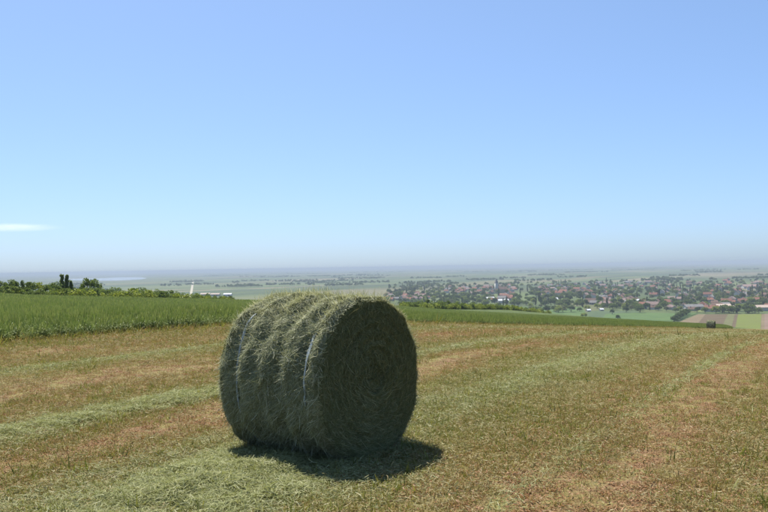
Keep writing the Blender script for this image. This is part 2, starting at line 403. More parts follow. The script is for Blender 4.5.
# mown stubble and regrowth, as it stands around the camera's side of the field
def field_points(n, d0, d1, expo, half=math.radians(29.5)):
    u = rng.random(n)
    k_ = 2 - expo
    d = (d0 ** k_ + u * (d1 ** k_ - d0 ** k_)) ** (1 / k_)
    a = (rng.random(n) * 2 - 1) * half
    return d * np.sin(a), d * np.cos(a), d
xs, ys, ds = [np.concatenate(v) for v in zip(field_points(42000, 3.9, 9, 0), field_points(300000, 9, 120, 1.75))]
pp_, tt_ = pt(xs, ys)
wv = pp_ + .5 * (fbm(xs, ys, .35) * 2 - 1)
stv = stripe(wv); nz = fbm(xs + 31, ys, .8); nz2 = fbm(xs, ys + 77, 2.3)
keep = (pp_ < -.05) & (rng.random(len(xs)) < .40 + .75 * nz2 + .25 * stv - .25 * (stv < .12))
bare = (stv + .5 * (fbm(xs + 9, ys + 4, .5) - .5) < .12); keep &= ~(bare & (rng.random(len(xs)) < .45))
pg = np.clip(.04 + .7 * (nz - .45) * 2.0 + .55 * stv + .25 * (pp_ > -2.2), .03, .92)
r_ = rng.random(len(xs)); r2 = rng.random(len(xs))
kind = np.where(r_ < pg * .55, 1, np.where(r2 < .46, 0, np.where(r2 < .74, 2, 3)))
kind = np.where(bare & (kind != 1) & (rng.random(len(xs)) < .5), 3, kind)
kind = np.where((kind == 3) & (stv > .5), 2, kind)
kind = np.where(rng.random(len(xs)) < .62 * np.clip(stv - .34, 0, 1) * (.35 + 1.1 * nz2) * np.where((tt_ > -6) & (pp_ < -11) & (np.abs(pp_ + 12.4) > .45), .25, 1.0) * np.where(tt_ > -6, .75, 1.0), 4, kind)
idx = kind * 4 + rng.integers(0, 4, len(xs))
ne = 6000; pe = rng.uniform(-.55, .12, ne); te = rng.uniform(-14, 90, ne); xe, ye = xy(pe, te)
xs = np.concatenate([xs, xe]); ys = np.concatenate([ys, ye]); ds = np.hypot(xs, ys); keep = np.concatenate([keep, np.ones(ne, bool)])
kind = np.concatenate([kind, np.where(rng.random(ne) < .6, 0, 1)]); idx = np.concatenate([idx, kind[-ne:] * 4 + rng.integers(0, 4, ne)])
protos = [tuft(16, .015, .05, .045, .5, .0036) for _ in range(4)] + [tuft(22, .015, .055, .045, .65, .0042) for _ in range(4)] + \
         [litter(20, .05, .015, .05, .0034) for _ in range(4)] + [litter(22, .045, .008, .026, .006, .018) for _ in range(4)] + [litter(24, .05, .02, .06, .0034, .03) for _ in range(4)]
C_tuft = proto_collection('stubble_tuft', protos, [M_straw] * 4 + [M_green] * 4 + [M_lit] * 4 + [M_red] * 4 + [M_haybit] * 4)
sc_ = (.7 + .7 * rng.random(len(xs))) * np.clip(ds / 14, 1, 1.8)
sc_[-ne:] *= rng.uniform(1.2, 2.6, ne)
sc_ *= np.where((kind == 1) & (rng.random(len(xs)) < .04), 1.9, 1.0)
scatter('mown_stubble', np.stack([xs, ys, gz(xs, ys) - .002], -1)[keep], sc_[keep], idx[keep], C_tuft, .15,
        kind='stuff', label='short mown stubble and grass regrowth across the hay field', category='stubble')

# ------------------------------------------------------------------ windrows of loose hay
def windrow(name, label, pc, wid, t0, t1, n, hh, cover, l0=.05, l1=.15, wd=.0042):
    # more strands where the eye is near
    u = rng.random(n * 2); tt = t0 + (t1 - t0) * u
    p = pc + wid * rng.normal(0, .5, n * 2).clip(-1.25, 1.25)
    x, y = xy(p, tt); d = np.hypot(x, y)
    edge = 1 - np.clip(np.abs(p - pc) / wid, 0, 1) ** 2
    lump = fbm(x, y, 1.6) * .7 + vnoise(x, y, 6.0) * .3
    ok = (lump * .8 + .55 * edge + cover - .25 * np.abs(p - pc) / wid > .55 + .4 * rng.random(n * 2)) & (np.abs(np.arctan2(x, y)) < math.radians(31))
    x, y, p, d, lump, edge = [v[ok] for v in (x, y, p, d, lump, edge)]
    hz = hh * np.clip(edge, .1, 1) * np.clip(lump * 2.4 - .55, .12, 1.6)
    z = gz(x, y) + hz * (1 - .45 * rng.random(len(x)) ** 2) + .004
    s = np.clip(d / 9, 1, 3.2)
    P, Wd, S = strand_arrays(np.stack([x, y, z], -1), l0, l1, wd, pitch=.3, bend=.9)
    Wd = Wd * s[:, None]; cc = np.stack([x, y, z], -1)[:, None]; P = cc + (P - cc) * np.clip(s, 1, 1.6)[:, None, None]
    V, F, rd, h = ribbons(P, Wd, S)
    return link(name, mesh_np(name, V, F, {'rnd': ('FACE', rd), 'h': ('POINT', h)}), M_hay, None, kind='stuff', label=label, category='hay')
windrow('hay_windrow', 'wide pale green swath of loose hay lying under the near bale', -12.4, .95, -17.5, -5.5, 60000, .085, .34)
windrow('hay_windrow', 'thin hay remnants in the swath line behind the near bale', -12.4, .5, -6.5, 60, 24000, .03, .03)
windrow('hay_windrow', 'second swath of cut hay, to the left of the bale', -9.4, .7, -17, 0, 26000, .06, .0)
windrow('hay_windrow', 'pale hay line running from behind the bale to the far right', -9.4, .42, 0, 90, 18000, .03, .03)
windrow('hay_windrow', 'thin pale hay line nearest the standing wheat', -4.9, .42, -14, 90, 18000, .03, .04)
windrow('hay_windrow', 'faint narrow hay line right of the bale shadow', -14.3, .28, -12, 70, 16000, .02, -.05)
windrow('hay_windrow', 'faint scattered hay at the right edge of the field', -17.2, .5, -14, 70, 20000, .025, .0)
windrow('hay_windrow', 'outermost faint hay line towards the right edge', -21.2, .4, -10, 70, 14000, .02, -.02)

# ------------------------------------------------------------------ round bales
BX, BY, BA, BR, BL = -.560, 6.984, .9086, .664, 1.10
M_core = None
def bale_radius(s, ph, seed, R, L):
    """radius of the rolled hay at axial place s and angle ph"""
    e = np.clip((np.abs(s) - (L / 2 - .07)) / .07, 0, 1)
    rid = np.sin((s / L) * 2 * np.pi * 4.6 + .6 + .35 * np.sin(ph * 2 + seed))
    r = R - .022 + .017 * rid - .026 * e ** 2
    r = r + .022 * (fbm(s * 3 + 9 * seed, ph * R * 2.2 + 40, 1.1) - .5) + .03 * (vnoise(s * 9 + seed, ph * R * 6, 1.0) - .5)
    # flattened slightly where it rests
    return r
def face_bulge(rho, ph, R):
    return .035 * (1 - (rho / R) ** 2) + .006 * np.sin(rho * 70 + ph * 1.0) + .02 * (vnoise(rho * 9 + 20, ph * 3, 1.0) - .5) - .02 * (rho < .12)
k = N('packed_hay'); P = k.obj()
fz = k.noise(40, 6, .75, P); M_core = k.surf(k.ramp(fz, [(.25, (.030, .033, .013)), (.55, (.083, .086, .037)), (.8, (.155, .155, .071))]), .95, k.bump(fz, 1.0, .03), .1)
M_bale = blade_mat('bale_hay', [(0, (.183, .200, .100)), (.3, (.331, .350, .195)), (.55, (.465, .480, .309)), (.75, (.270, .305, .154)), (.9, (.637, .635, .447)), (1, (.734, .733, .557))], .3, inst=False, tint=(1.05, 1.0, .78))
M_end = blade_mat('bale_hay_cut_end_shaded', [(0, (.095, .110, .045)), (.3, (.179, .200, .086)), (.55, (.263, .284, .135)), (.75, (.147, .174, .070)), (.9, (.367, .377, .200)), (1, (.452, .464, .265))], .2, inst=False, tint=(1.05, 1.0, .78))  # cut-end hay, darker than the side: shade of the end put into its colour
k = N('baling_net'); M_net = k.surf(k.ramp(k.noise(60, 3, .6, k.obj()), [(.3, (.27, .33, .34)), (.7, (.42, .48, .49))]), .5, None, .4)
def ph_wrap(ph): return ph
def bale(loc, rz, label, R, L, n_side, n_face, wd, group, nets, seed=1.0, fuzz=1.0):
    root = empty('round_bale', loc, rz, label=label, category='hay bale', group=group)
    # local frame: axis along +X (visible end face at +X), up Z, lowest point at z = 0
    nu, ns = 160, 44
    ph = np.linspace(0, 2 * np.pi, nu, endpoint=False); s = np.linspace(-L / 2, L / 2, ns)
    def rr(sv, pv):       # periodic blend across the seam
        w_ = np.clip((np.mod(pv, 2 * np.pi) - 5.6) / .68, 0, 1); pm = np.mod(pv, 2 * np.pi)
        return bale_radius(sv, pm, seed, R, L) * (1 - w_) + bale_radius(sv, pm - 2 * np.pi, seed, R, L) * w_
    def P3(sv, pv, r):
        z = r * np.sin(pv); low = np.exp(-((z / R + .60) / .32) ** 2); z = np.where(z < -R * .90, -R * .90 + (z + R * .90) * .45, z)
        return np.stack([sv, r * np.cos(pv) * (.985 + .050 * low), z + R * .945], -1)
    PH, SS = np.meshgrid(ph, s, indexing='ij'); RR = rr(SS, PH) - .012
    V1 = P3(SS, PH, RR).reshape(-1, 3); F1 = grid_faces(nu, ns, True)
    parts = [(V1, F1)]
    nr = 20
    for sg in (-1, 1):
        fr = np.linspace(0, 1, nr); PF, FRr = np.meshgrid(ph, fr, indexing='ij')
        rho = (rr(np.full_like(PF, sg * L / 2), PF) - .012) * FRr
        sv = sg * (L / 2 + face_bulge(rho, PF, R) * (1 - FRr ** 6))
        F = grid_faces(nu, nr, True); parts.append((P3(sv, PF, np.maximum(rho, 1e-3)).reshape(-1, 3), F if sg < 0 else F[:, ::-1]))
    V, F = join(parts)
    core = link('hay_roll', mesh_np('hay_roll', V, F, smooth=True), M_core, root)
    # strands wound round the roll
    n = n_side; K = 5
    s0 = (rng.random(n) * 2 - 1) * L * .5; p0 = rng.random(n) * 2 * np.pi
    len_ = (.03 + .12 * rng.random(n) ** 2)
    al = rng.normal(0, .7, n) + 2.6 * (vnoise(s0 * 8 + 3, p0 * R * 8, 1.0) - .5); al = np.where(rng.random(n) < .2, rng.random(n) * 2 * np.pi, al)
    be = rng.normal(0, .9, n); u = np.linspace(-.5, .5, K)[None]
    ang_ = al[:, None] + be[:, None] * u
    ds_ = np.cumsum(np.sin(ang_), 1) * (len_ / (K - 1))[:, None]; dp = np.cumsum(np.cos(ang_), 1) * (len_ / (K - 1))[:, None] / R
    sv = s0[:, None] + ds_ - ds_.mean(1, keepdims=True); pv = p0[:, None] + dp - dp.mean(1, keepdims=True)
    clump = .5 * fbm(s0 * 7, p0 * R * 7, 1.0) + .5 * vnoise(s0 * 17 + 5, p0 * R * 17, 1.0)
    lift = (-.040 + .085 * clump + .010 * rng.random(n))[:, None] + (np.abs(rng.normal(0, .006 * fuzz, n)) + (rng.random(n) < .07) * rng.random(n) * .05 * fuzz)[:, None] * (u + .5) ** 2 * 1.6
    r = rr(np.clip(sv, -L / 2, L / 2), pv) + lift
    P = P3(sv, pv, r)
    nrm = np.stack([np.zeros(n), np.cos(p0), np.sin(p0)], -1)
    T = unit(P[:, -1] - P[:, 0]); S = unit(np.cross(T, nrm) + nrm * rng.normal(0, .4, n)[:, None])
    Wd = wd * (.45 + 1.1 * rng.random(n))[:, None] * (1 - .45 * np.abs(2 * u) ** 2)
    a1 = ribbons(P, Wd, S)
    # strands on the two ends, laid in the spiral
    n = n_face; sg = np.where(rng.random(n) < .72, 1.0, -1.0)
    rho0 = R * np.sqrt(rng.random(n)) * 1.0; p0 = rng.random(n) * 2 * np.pi; len_ = .04 + .13 * rng.random(n) ** 1.4
    al = rng.normal(.06, .55, n); al = np.where(rng.random(n) < .28, rng.random(n) * 6.28, al); be = rng.normal(0, .7, n)
    ang_ = al[:, None] + be[:, None] * u
    dr = np.cumsum(np.sin(ang_), 1) * (len_ / (K - 1))[:, None]; dt = np.cumsum(np.cos(ang_), 1) * (len_ / (K - 1))[:, None]
    rho = np.clip(rho0[:, None] + dr - dr.mean(1, keepdims=True), .004, R * 1.03)
    pv = p0[:, None] + (dt - dt.mean(1, keepdims=True)) / np.maximum(rho0[:, None], .06)
    coil = .008 * np.sin(rho0 * 110 + p0 + 3 * vnoise(p0 * 2, rho0 * 8, 1.0))
    lift = (coil + .010 * rng.random(n))[:, None] + (np.abs(rng.normal(0, .008 * fuzz, n)) + (rng.random(n) < .06) * rng.random(n) * .03)[:, None] * (u + .5) ** 2 * 1.5
    sv = sg[:, None] * (L / 2 + face_bulge(rho, pv, R) * (1 - (np.minimum(rho, R) / R) ** 6) + lift - .004 - .05 * np.clip((rho / R - .9) / .1, 0, 1) ** 2)
    P = P3(sv, pv, np.minimum(rho, rr(np.sign(sv) * L / 2, pv) + .012 + .02 * rng.random(n)[:, None]))
    nrm = np.stack([sg, 0 * sg, 0 * sg], -1); T = unit(P[:, -1] - P[:, 0]); S = unit(np.cross(T, nrm) + nrm * rng.normal(0, .4, n)[:, None])
    Wd = wd * (.4 + 1.0 * rng.random(n))[:, None] * (1 - .45 * np.abs(2 * u) ** 2)
    a2 = ribbons(P, Wd, S)
    for nm, a_, m_ in (('hay_strands', a1, M_bale), ('end_strands', a2, M_end)):
        link(nm, mesh_np(nm, a_[0], a_[1], {'rnd': ('FACE', a_[2]), 'h': ('POINT', a_[3])}), m_, root, kind='stuff')
    # strips of baling net that show at the shoulders
    for (sc0, hw) in nets:
        pn = np.linspace(0, 2 * np.pi, 181); cw = np.linspace(-1, 1, 5)
        PN, CW = np.meshgrid(pn, cw, indexing='ij')
        cen = sc0 + .012 * np.sin(PN * 3 + sc0 * 9) + .008 * np.sin(PN * 7.3)
        sv = cen + CW * hw * (.75 + .35 * vnoise(PN * 4, PN * 0 + sc0 * 5, 1.0))
        r = rr(sv, PN) + .016 + .014 * vnoise(PN * 9, CW * 1.3 + sc0 * 50, 1.0) - .006 * CW ** 2
        Vn = P3(sv, PN, r).reshape(-1, 3)
        link('net_strip', mesh_np('net_strip', Vn, grid_faces(181, 5), smooth=True), M_net, root)
    return root
az = math.atan2(-math.cos(BA), math.sin(BA))
bale((BX, BY, float(gz(BX, BY)) - .005), az, 'large near round hay bale with grassy fuzz, standing in its shadow', BR, BL, 190000, 90000, .0026,
     'round hay bales in the mown field', [(.43, .017), (-.33, .010)], 1.0)
_d = ray(711, 330); b2 = _d / _d[1] * 105.0
bale((b2[0], b2[1], float(hgt(b2[0], b2[1])) - .01), az + .15, 'small distant round bale at the far right end of the field', 0.55, 0.95, 5000, 3000, .02,
     'round hay bales in the mown field', [], 2.0)

# ------------------------------------------------------------------ standing wheat
M_wheat = blade_mat('green_wheat', [(0, (.120, .181, .051)), (.4, (.176, .248, .073)), (.7, (.230, .287, .102)), (1, (.287, .320, .130))], .35,
                    hstops=[(0, (1.8, 1.25, .7)), (.25, (1.45, 1.15, .8)), (.42, (1, 1, 1)), (.8, (1, 1, 1)), (1, (1.3, 1.2, 1.2))], gloss=.02)
def wheat_clump(n=26, sp_=.16):
    a = tuft(n, .50, .66, sp_, .10, .010, 5, .9)
    return a
def wheat_proto():
    n = 24; K = 6
    c = rng.normal(0, .10, (n, 2)); H = .52 + .12 * rng.random(n); b = rng.random(n) * 6.283; ln = np.abs(rng.normal(.05, .06, n))
    u = np.linspace(0, 1, K)[None]
    hx = H[:, None] * ln[:, None] * u ** 2 * 1.5
    P = np.stack([c[:, :1] + hx * np.cos(b)[:, None], c[:, 1:] + hx * np.sin(b)[:, None], H[:, None] * u], -1)
    prof = np.array([.006, .005, .005, .005, .012, .004])[None] * (.8 + .4 * rng.random(n))[:, None]
    sd_ = rng.random(n) * 6.283; S = np.stack([np.cos(sd_), np.sin(sd_), 0 * sd_], -1)
    r1 = ribbons(P, prof, S)
    # drooping leaves
    m = n * 2; i = rng.integers(0, n, m); z0 = (.15 + .6 * rng.random(m)) * H[i]; L = .14 + .14 * rng.random(m); b = rng.random(m) * 6.283
    K2 = 4; u = np.linspace(0, 1, K2)[None]
    hx = L[:, None] * u * .75; hz = L[:, None] * (.75 * u - .85 * u ** 2)
    P = np.stack([c[i, :1] + hx * np.cos(b)[:, None], c[i, 1:] + hx * np.sin(b)[:, None], z0[:, None] + hz], -1)
    S = np.stack([-np.sin(b), np.cos(b), 0 * b], -1); Wd = (.011 * (1 - .8 * u ** 2)) * np.ones((m, 1))
    r2 = ribbons(P, Wd, S); h2 = np.repeat((P[..., 2] / .62).reshape(-1), 2)
    V, F = join([(r1[0], r1[1]), (r2[0], r2[1])])
    return mesh_np('wheat', V, F, {'rnd': ('FACE', np.concatenate([r1[2], r2[2]])), 'h': ('POINT', np.clip(np.concatenate([r1[3], h2]), 0, 1))})
C_wheat = proto_collection('wheat_clump', [wheat_proto() for _ in range(5)], M_wheat)
def wheat_pts(n, p0, p1, t0, t1, ex=1.0):
    p = p0 + (p1 - p0) * rng.random(n) ** ex; t = t0 + (t1 - t0) * rng.random(n); x, y = xy(p, t)
    px, py = pxof(x, y, hgt(x, y) + .3); ok = (px > -40) & (px < 810) & (y > 3); return p[ok], t[ok], x[ok], y[ok]
Q = [wheat_pts(11000, 0, 4, -14, 60), wheat_pts(16000, 0, 3, 60, 137), wheat_pts(60000, 4, 30, -30, 137), wheat_pts(42000, 30, 64, -40, 137)]
p, t, x, y = [np.concatenate(v) for v in zip(*Q)]
ed = .22 * (fbm(t, t * 0 + 5, .9) - .4) + .25 * (vnoise(t, t * 0, 5) - .5); ok = p > ed
gap = np.abs(np.mod(p - 9.5, 18) - .0) > .35
ok &= gap
p, t, x, y = p[ok], t[ok], x[ok], y[ok]
sc0 = np.stack([np.clip(1 + (p - 4) / 22, 1, 2.4)] * 2 + [(.92 + .16 * fbm(x, y, .4)) * (.9 + .2 * rng.random(len(x)))], -1)
sc0[:, 2] *= np.clip(.6 + p * .35, .6, 1)
scatter('standing_wheat', np.stack([x, y, hgt(x, y) - .01], -1), sc0, rng.integers(0, 5, len(x)), C_wheat, .05, kind='stuff',
        label='dense standing field of green wheat behind the mown strip', category='wheat')

# ------------------------------------------------------------------ trees and shrubs
M_bark = (lambda k: k.surf(k.ramp(k.noise(6, 5, .7, k.obj()), [(.3, (.055, .042, .03)), (.7, (.13, .105, .08))]), .95))(N('bark'))
def leaf_mat(name, a, b, c): return blade_mat(name, [(0, a), (.5, b), (1, c)], .35, inst=True)
LM = dict(dark=leaf_mat('dark_foliage', (0.055, 0.086, 0.025), (0.086, 0.125, 0.038), (0.125, 0.172, 0.055)),
          mid=leaf_mat('mid_foliage', (0.094, 0.140, 0.034), (0.148, 0.203, 0.052), (0.203, 0.257, 0.078)),
          bright=leaf_mat('bright_foliage', (0.182, 0.234, 0.039), (0.247, 0.299, 0.058), (0.325, 0.364, 0.085)),
          fresh=leaf_mat('fresh_foliage', (0.117, 0.169, 0.039), (0.169, 0.227, 0.055), (0.227, 0.273, 0.078)),
          grey=leaf_mat('grey_green_foliage', (0.104, 0.130, 0.065), (0.163, 0.182, 0.098), (0.215, 0.234, 0.130)),
          plum=leaf_mat('plum_foliage', (.055, .045, .04), (.08, .06, .055), (.10, .085, .06)))
def tree_meshes(shape, H, Wd, n_clump, n_leaf, leaf, trunk_h, seed):
    r = np.random.default_rng(seed)
    # limbs
    parts = []; tr = max(.035 * H * .5, .02)
    bend = r.normal(0, .03 * H, 2)
    parts.append(tube([(0, 0, -.05), (bend[0] * .3, bend[1] * .3, trunk_h * .5), (bend[0] * .7, bend[1] * .7, trunk_h), (bend[0], bend[1], H * .8)], [tr * 1.3, tr, tr * .8, tr * .15]))
    cl = []
    for i in range(n_clump):
        if shape == 'round':
            d = unit(r.normal(size=3)); d[2] = abs(d[2]) * 1.1 - .35; rr_ = (.35 + .65 * r.random() ** .6)
            c = np.array([d[0] * Wd * .5 * rr_, d[1] * Wd * .5 * rr_, trunk_h + (H - trunk_h) * (.46 + .5 * d[2] * rr_)])
            cr = Wd * (.14 + .12 * r.random())
        elif shape == 'column':
            z = (i + r.random()) / n_clump; c = np.array([*(r.normal(0, .13, 2) * Wd * (1 - .5 * z)), trunk_h + (H - trunk_h) * z * .97]); cr = Wd * (.30 + .12 * r.random()) * (1.05 - .5 * z)
        else:   # bush
            a = r.random() * 6.283; q_ = math.sqrt(r.random()); z = r.random()
            c = np.array([math.cos(a) * q_ * Wd * .42, math.sin(a) * q_ * Wd * .42, H * (.12 + .74 * z * (1 - .55 * q_ ** 2))]); cr = Wd * (.13 + .11 * r.random())
        cl.append((c, cr))
        if i < 7: parts.append(tube([(bend[0] * .6, bend[1] * .6, trunk_h * (.55 + .4 * r.random())), (c * .5 + np.array([0, 0, trunk_h * .4])), c], [tr * .55, tr * .35, tr * .1], 5))
    tv, tf = join(parts)
    C = []; 
    for c, cr in cl:
        d = unit(r.normal(size=(n_leaf, 3))); C.append(c + d * (cr * (.45 + .65 * r.random((n_leaf, 1)) ** .7)) * np.array([1, 1, .85]))
    C = np.concatenate(C); C[:, 2] = np.maximum(C[:, 2], leaf * .4); n = len(C)
    T = unit(r.normal(size=(n, 3))) ; S = unit(np.cross(T, r.normal(size=(n, 3)))); L = leaf * (.6 + .8 * r.random(n))[:, None]
    P = np.stack([C - T * L, C, C + T * L], 1); Wl = np.stack([.25 * L[:, 0], 1.0 * L[:, 0], .15 * L[:, 0]], 1)
    V, F, rd, h = ribbons(P, Wl, S)
    return mesh_np('trunk', tv, tf, smooth=True), mesh_np('crown', V, F, {'rnd': ('FACE', rd), 'h': ('POINT', h)})
def with_mat(me, m):
    c = me.copy(); c.materials.clear(); c.materials.append(m); return c
for_trunk = {}
def tree_kind(key, shape, H, Wd, nc, nl, leaf, th, mat, seed):
    a, b = tree_meshes(shape, H, Wd, nc, nl, leaf, th, seed); a.materials.append(M_bark); b.materials.append(LM[mat]); for_trunk[key] = (a, b, H)
def plant(name, key, loc, height, label, cat, group=None, wide=1.0):
    a, b, H = for_trunk[key]; s = height / H
    e = empty(name, loc, random.random() * 6.283, (s * wide, s * wide, s), label=label, category=cat)
    if group: e['group'] = group
    for nm, me in (('trunk', a), ('crown', b)):
        o = bpy.data.objects.new(nm, me); col.objects.link(o); o.parent = e
    return e
for i in range(3):
    tree_kind('bush%d' % i, 'bush', 1.9, 1.9, 16, 60, .10, .5, ('mid', 'mid', 'fresh')[i], 40 + i)
    tree_kind('vine%d' % i, 'bush', 1.2, 1.8, 14, 55, .09, .35, 'bright', 50 + i)
    tree_kind('sapling%d' % i, 'round', 2.6, 1.3, 14, 40, .09, .8, ('mid', 'bright', 'mid')[i], 60 + i)
tree_kind('conifer0', 'column', 4.0, 1.0, 60, 60, .09, .25, 'fresh', 70); tree_kind('conifer1', 'column', 3.6, 1.1, 56, 60, .09, .3, 'fresh', 71)
for i, m in enumerate(('dark', 'mid', 'mid', 'grey', 'bright', 'plum')):
    tree_kind('tree%d' % i, 'round', 9.0, 7.5, 30, 30, .5, .9, m, 80 + i)
tree_kind('tree6', 'round', 11, 6.5, 32, 30, .5, .9, 'dark', 90)
tree_kind('tree7', 'column', 13, 3.2, 26, 30, .45, .8, 'dark', 91)

# orchard rows along the far side of the wheat
LBL = dict(vine='yellow-green low shrub beyond the wheat', bush='rounded green hedge bush beyond the wheat', sapling='slender sapling among the hedge bushes')
GRP = dict(vine='low bright shrubs of the hedge front', bush='bushes of the hedge rows beyond the wheat', sapling='saplings among the hedge rows')
def hedge_place(px):
    return ', left of the conifer pair' if px < 60 else ', close to the conifer pair' if px < 100 else ', left of the pale road' if px < 190 else ', near the cream buildings' if px < 240 else ', right of the big bale' if px < 480 else ', at the hedge end down the slope'
def row(p0, t0, t1, step, mixture, hmin, hmax):
    t = t0
    while t < t1:
        kd = random.choices(list(mixture), list(mixture.values()))[0]
        x, y = xy(p0 + random.gauss(0, .35), t + random.gauss(0, .25)); z = float(hgt(x, y)); px, py = pxof(x, y, z + 1)
        t += step * (.8 + .5 * random.random()) * (1.0 if t < 60 else 1.6)
        if px < -25 or px > 640 or (232 < px < 402): continue
        hh = {'vine': 1.15, 'bush': 1.0, 'sapling': 1.25}[kd] * (hmin + (hmax - hmin) * random.random()) * (.85 if kd == 'vine' else 1) * (.72 if 178 < px < 240 else 1)
        plant({'vine': 'low_shrub', 'bush': 'hedge_bush', 'sapling': 'sapling'}[kd], '%s%d' % (kd, random.randrange(3)), (float(x), float(y), z - .03), hh, LBL[kd] + (', front row' if p0 < 67 else ', second row' if p0 < 71 else ', third row' if p0 < 76 else ', back row') + hedge_place(px), kd if kd == 'sapling' else ('shrub' if kd == 'vine' else 'bush'), GRP[kd], 1.0 + .25 * random.random())
row(65.2, 8, 240, .95, {'vine': 6, 'bush': 3}, 1.3, 1.8)
row(68.5, 8, 240, 1.25, {'bush': 5, 'sapling': 1}, 1.4, 2.0)
row(73.0, 8, 240, 1.7, {'bush': 5, 'sapling': 1}, 1.5, 2.1)
row(79.0, 8, 200, 2.4, {'bush': 4, 'sapling': 2}, 1.6, 2.3)
def at_px(px, p):      # point on the orchard line p seen at picture column px
    ts = np.linspace(0, 400, 8000); x, y = xy(p, ts); X_, _ = pxof(x, y, hgt(x, y)); i = np.argmin(np.abs(X_ - px)); return float(x[i]), float(y[i]), float(hgt(x[i], y[i]))
def special(px, p, top, key, name, label, cat, wide=1.0, group=None):
    x, y, z = at_px(px, p); d = ray(px, top); zt = EYE + d[2] * (y / d[1]); plant(name, key, (x, y, z - .03), max(zt - z, .8), label, cat, group, wide)
special(62.5, 71, 274.0, 'conifer0', 'conifer', 'tall narrow conifer, left of a pair above the hedge', 'tree', .95)
special(67.0, 71, 274.6, 'conifer1', 'conifer', 'narrow conifer, right of a pair above the hedge', 'tree', .9)
special(71.0, 71, 280.5, 'conifer1', 'conifer', 'shorter conifer beside the conifer pair in the hedge', 'tree', 1.0)
special(88.0, 71, 274.8, 'sapling2', 'garden_tree', 'dark round-topped tree right of the conifer pair', 'tree', .9)
special(94.0, 71, 275.8, 'sapling2', 'garden_tree', 'dark bushy tree leaning beside the round-topped tree', 'tree', 1.0)
special(58.0, 66, 281.0, 'bush0', 'large_bush', 'big leafy bush in front of the conifer pair', 'bush', 1.0)
special(88.5, 66, 282.0, 'bush2', 'large_bush', 'big leafy bush at the foot of the round-topped tree', 'bush', .8)
special(0.5, 68, 277.5, 'sapling2', 'garden_tree', 'dark tree at the left edge of the hedge', 'tree', 1.1)
special(17.0, 68, 278.0, 'sapling0', 'garden_tree', 'thin spiky young tree near the left hedge end', 'tree', .45)
special(22.5, 68, 277.0, 'sapling0', 'garden_tree', 'taller thin young tree beside the spiky one', 'tree', .45)

# ------------------------------------------------------------------ village
def wmat(name, c0, c1, sc_n=.6):
    k = N(name); r = k.ramp(k.noise(sc_n, 5, .7, k.obj()), [(.3, c0), (.7, c1)])
    v = k.maprange(k.orand(), 0, 1, .82, 1.12, False)
    x = k.n('HueSaturation'); k.l(v, x.inputs['Value']); k.l(r, x.inputs['Color']); return k.surf(x.outputs[0], .9, None, .15)
ROOF = dict(red=wmat('red_roof_tiles', (.20, .09, .062), (.28, .135, .095)), brown=wmat('brown_roof_tiles', (.12, .075, .055), (.20, .13, .095)),
            pink=wmat('faded_pink_roof_tiles', (.24, .17, .148), (.31, .225, .195)), grey=wmat('grey_roof_sheets', (.17, .165, .16), (.27, .26, .25)),
            white=wmat('white_metal_roof', (.62, .63, .64), (.76, .77, .78)), peach=wmat('peach_roof_sheets', (.46, .36, .29), (.56, .46, .38)))
WALL = dict(white=wmat('white_render', (.52, .50, .46), (.66, .64, .59)), cream=wmat('cream_render', (.46, .40, .29), (.58, .51, .38)), grey=wmat('grey_render', (.28, .27, .25), (.38, .36, .33)))
k = N('dark_window_glass'); M_glass = k.surf(k.ramp(k.noise(.4, 2, .5, k.obj()), [(.3, (.020, .025, .030)), (.7, (.050, .055, .060))]), .15, None, .5)
k = N('painted_door'); M_door = k.surf(k.ramp(k.noise(3, 3, .5, k.obj()), [(.3, (.10, .06, .035)), (.7, (.15, .09, .055))]), .6)
def boxV(x0, x1, y0, y1, z0, z1):
    V = np.array([[x, y, z] for z in (z0, z1) for (x, y) in ((x0, y0), (x1, y0), (x1, y1), (x0, y1))], float)
    return V, np.array([[0, 3, 2, 1], [4, 5, 6, 7], [0, 1, 5, 4], [1, 2, 6, 5], [2, 3, 7, 6], [3, 0, 4, 7]])
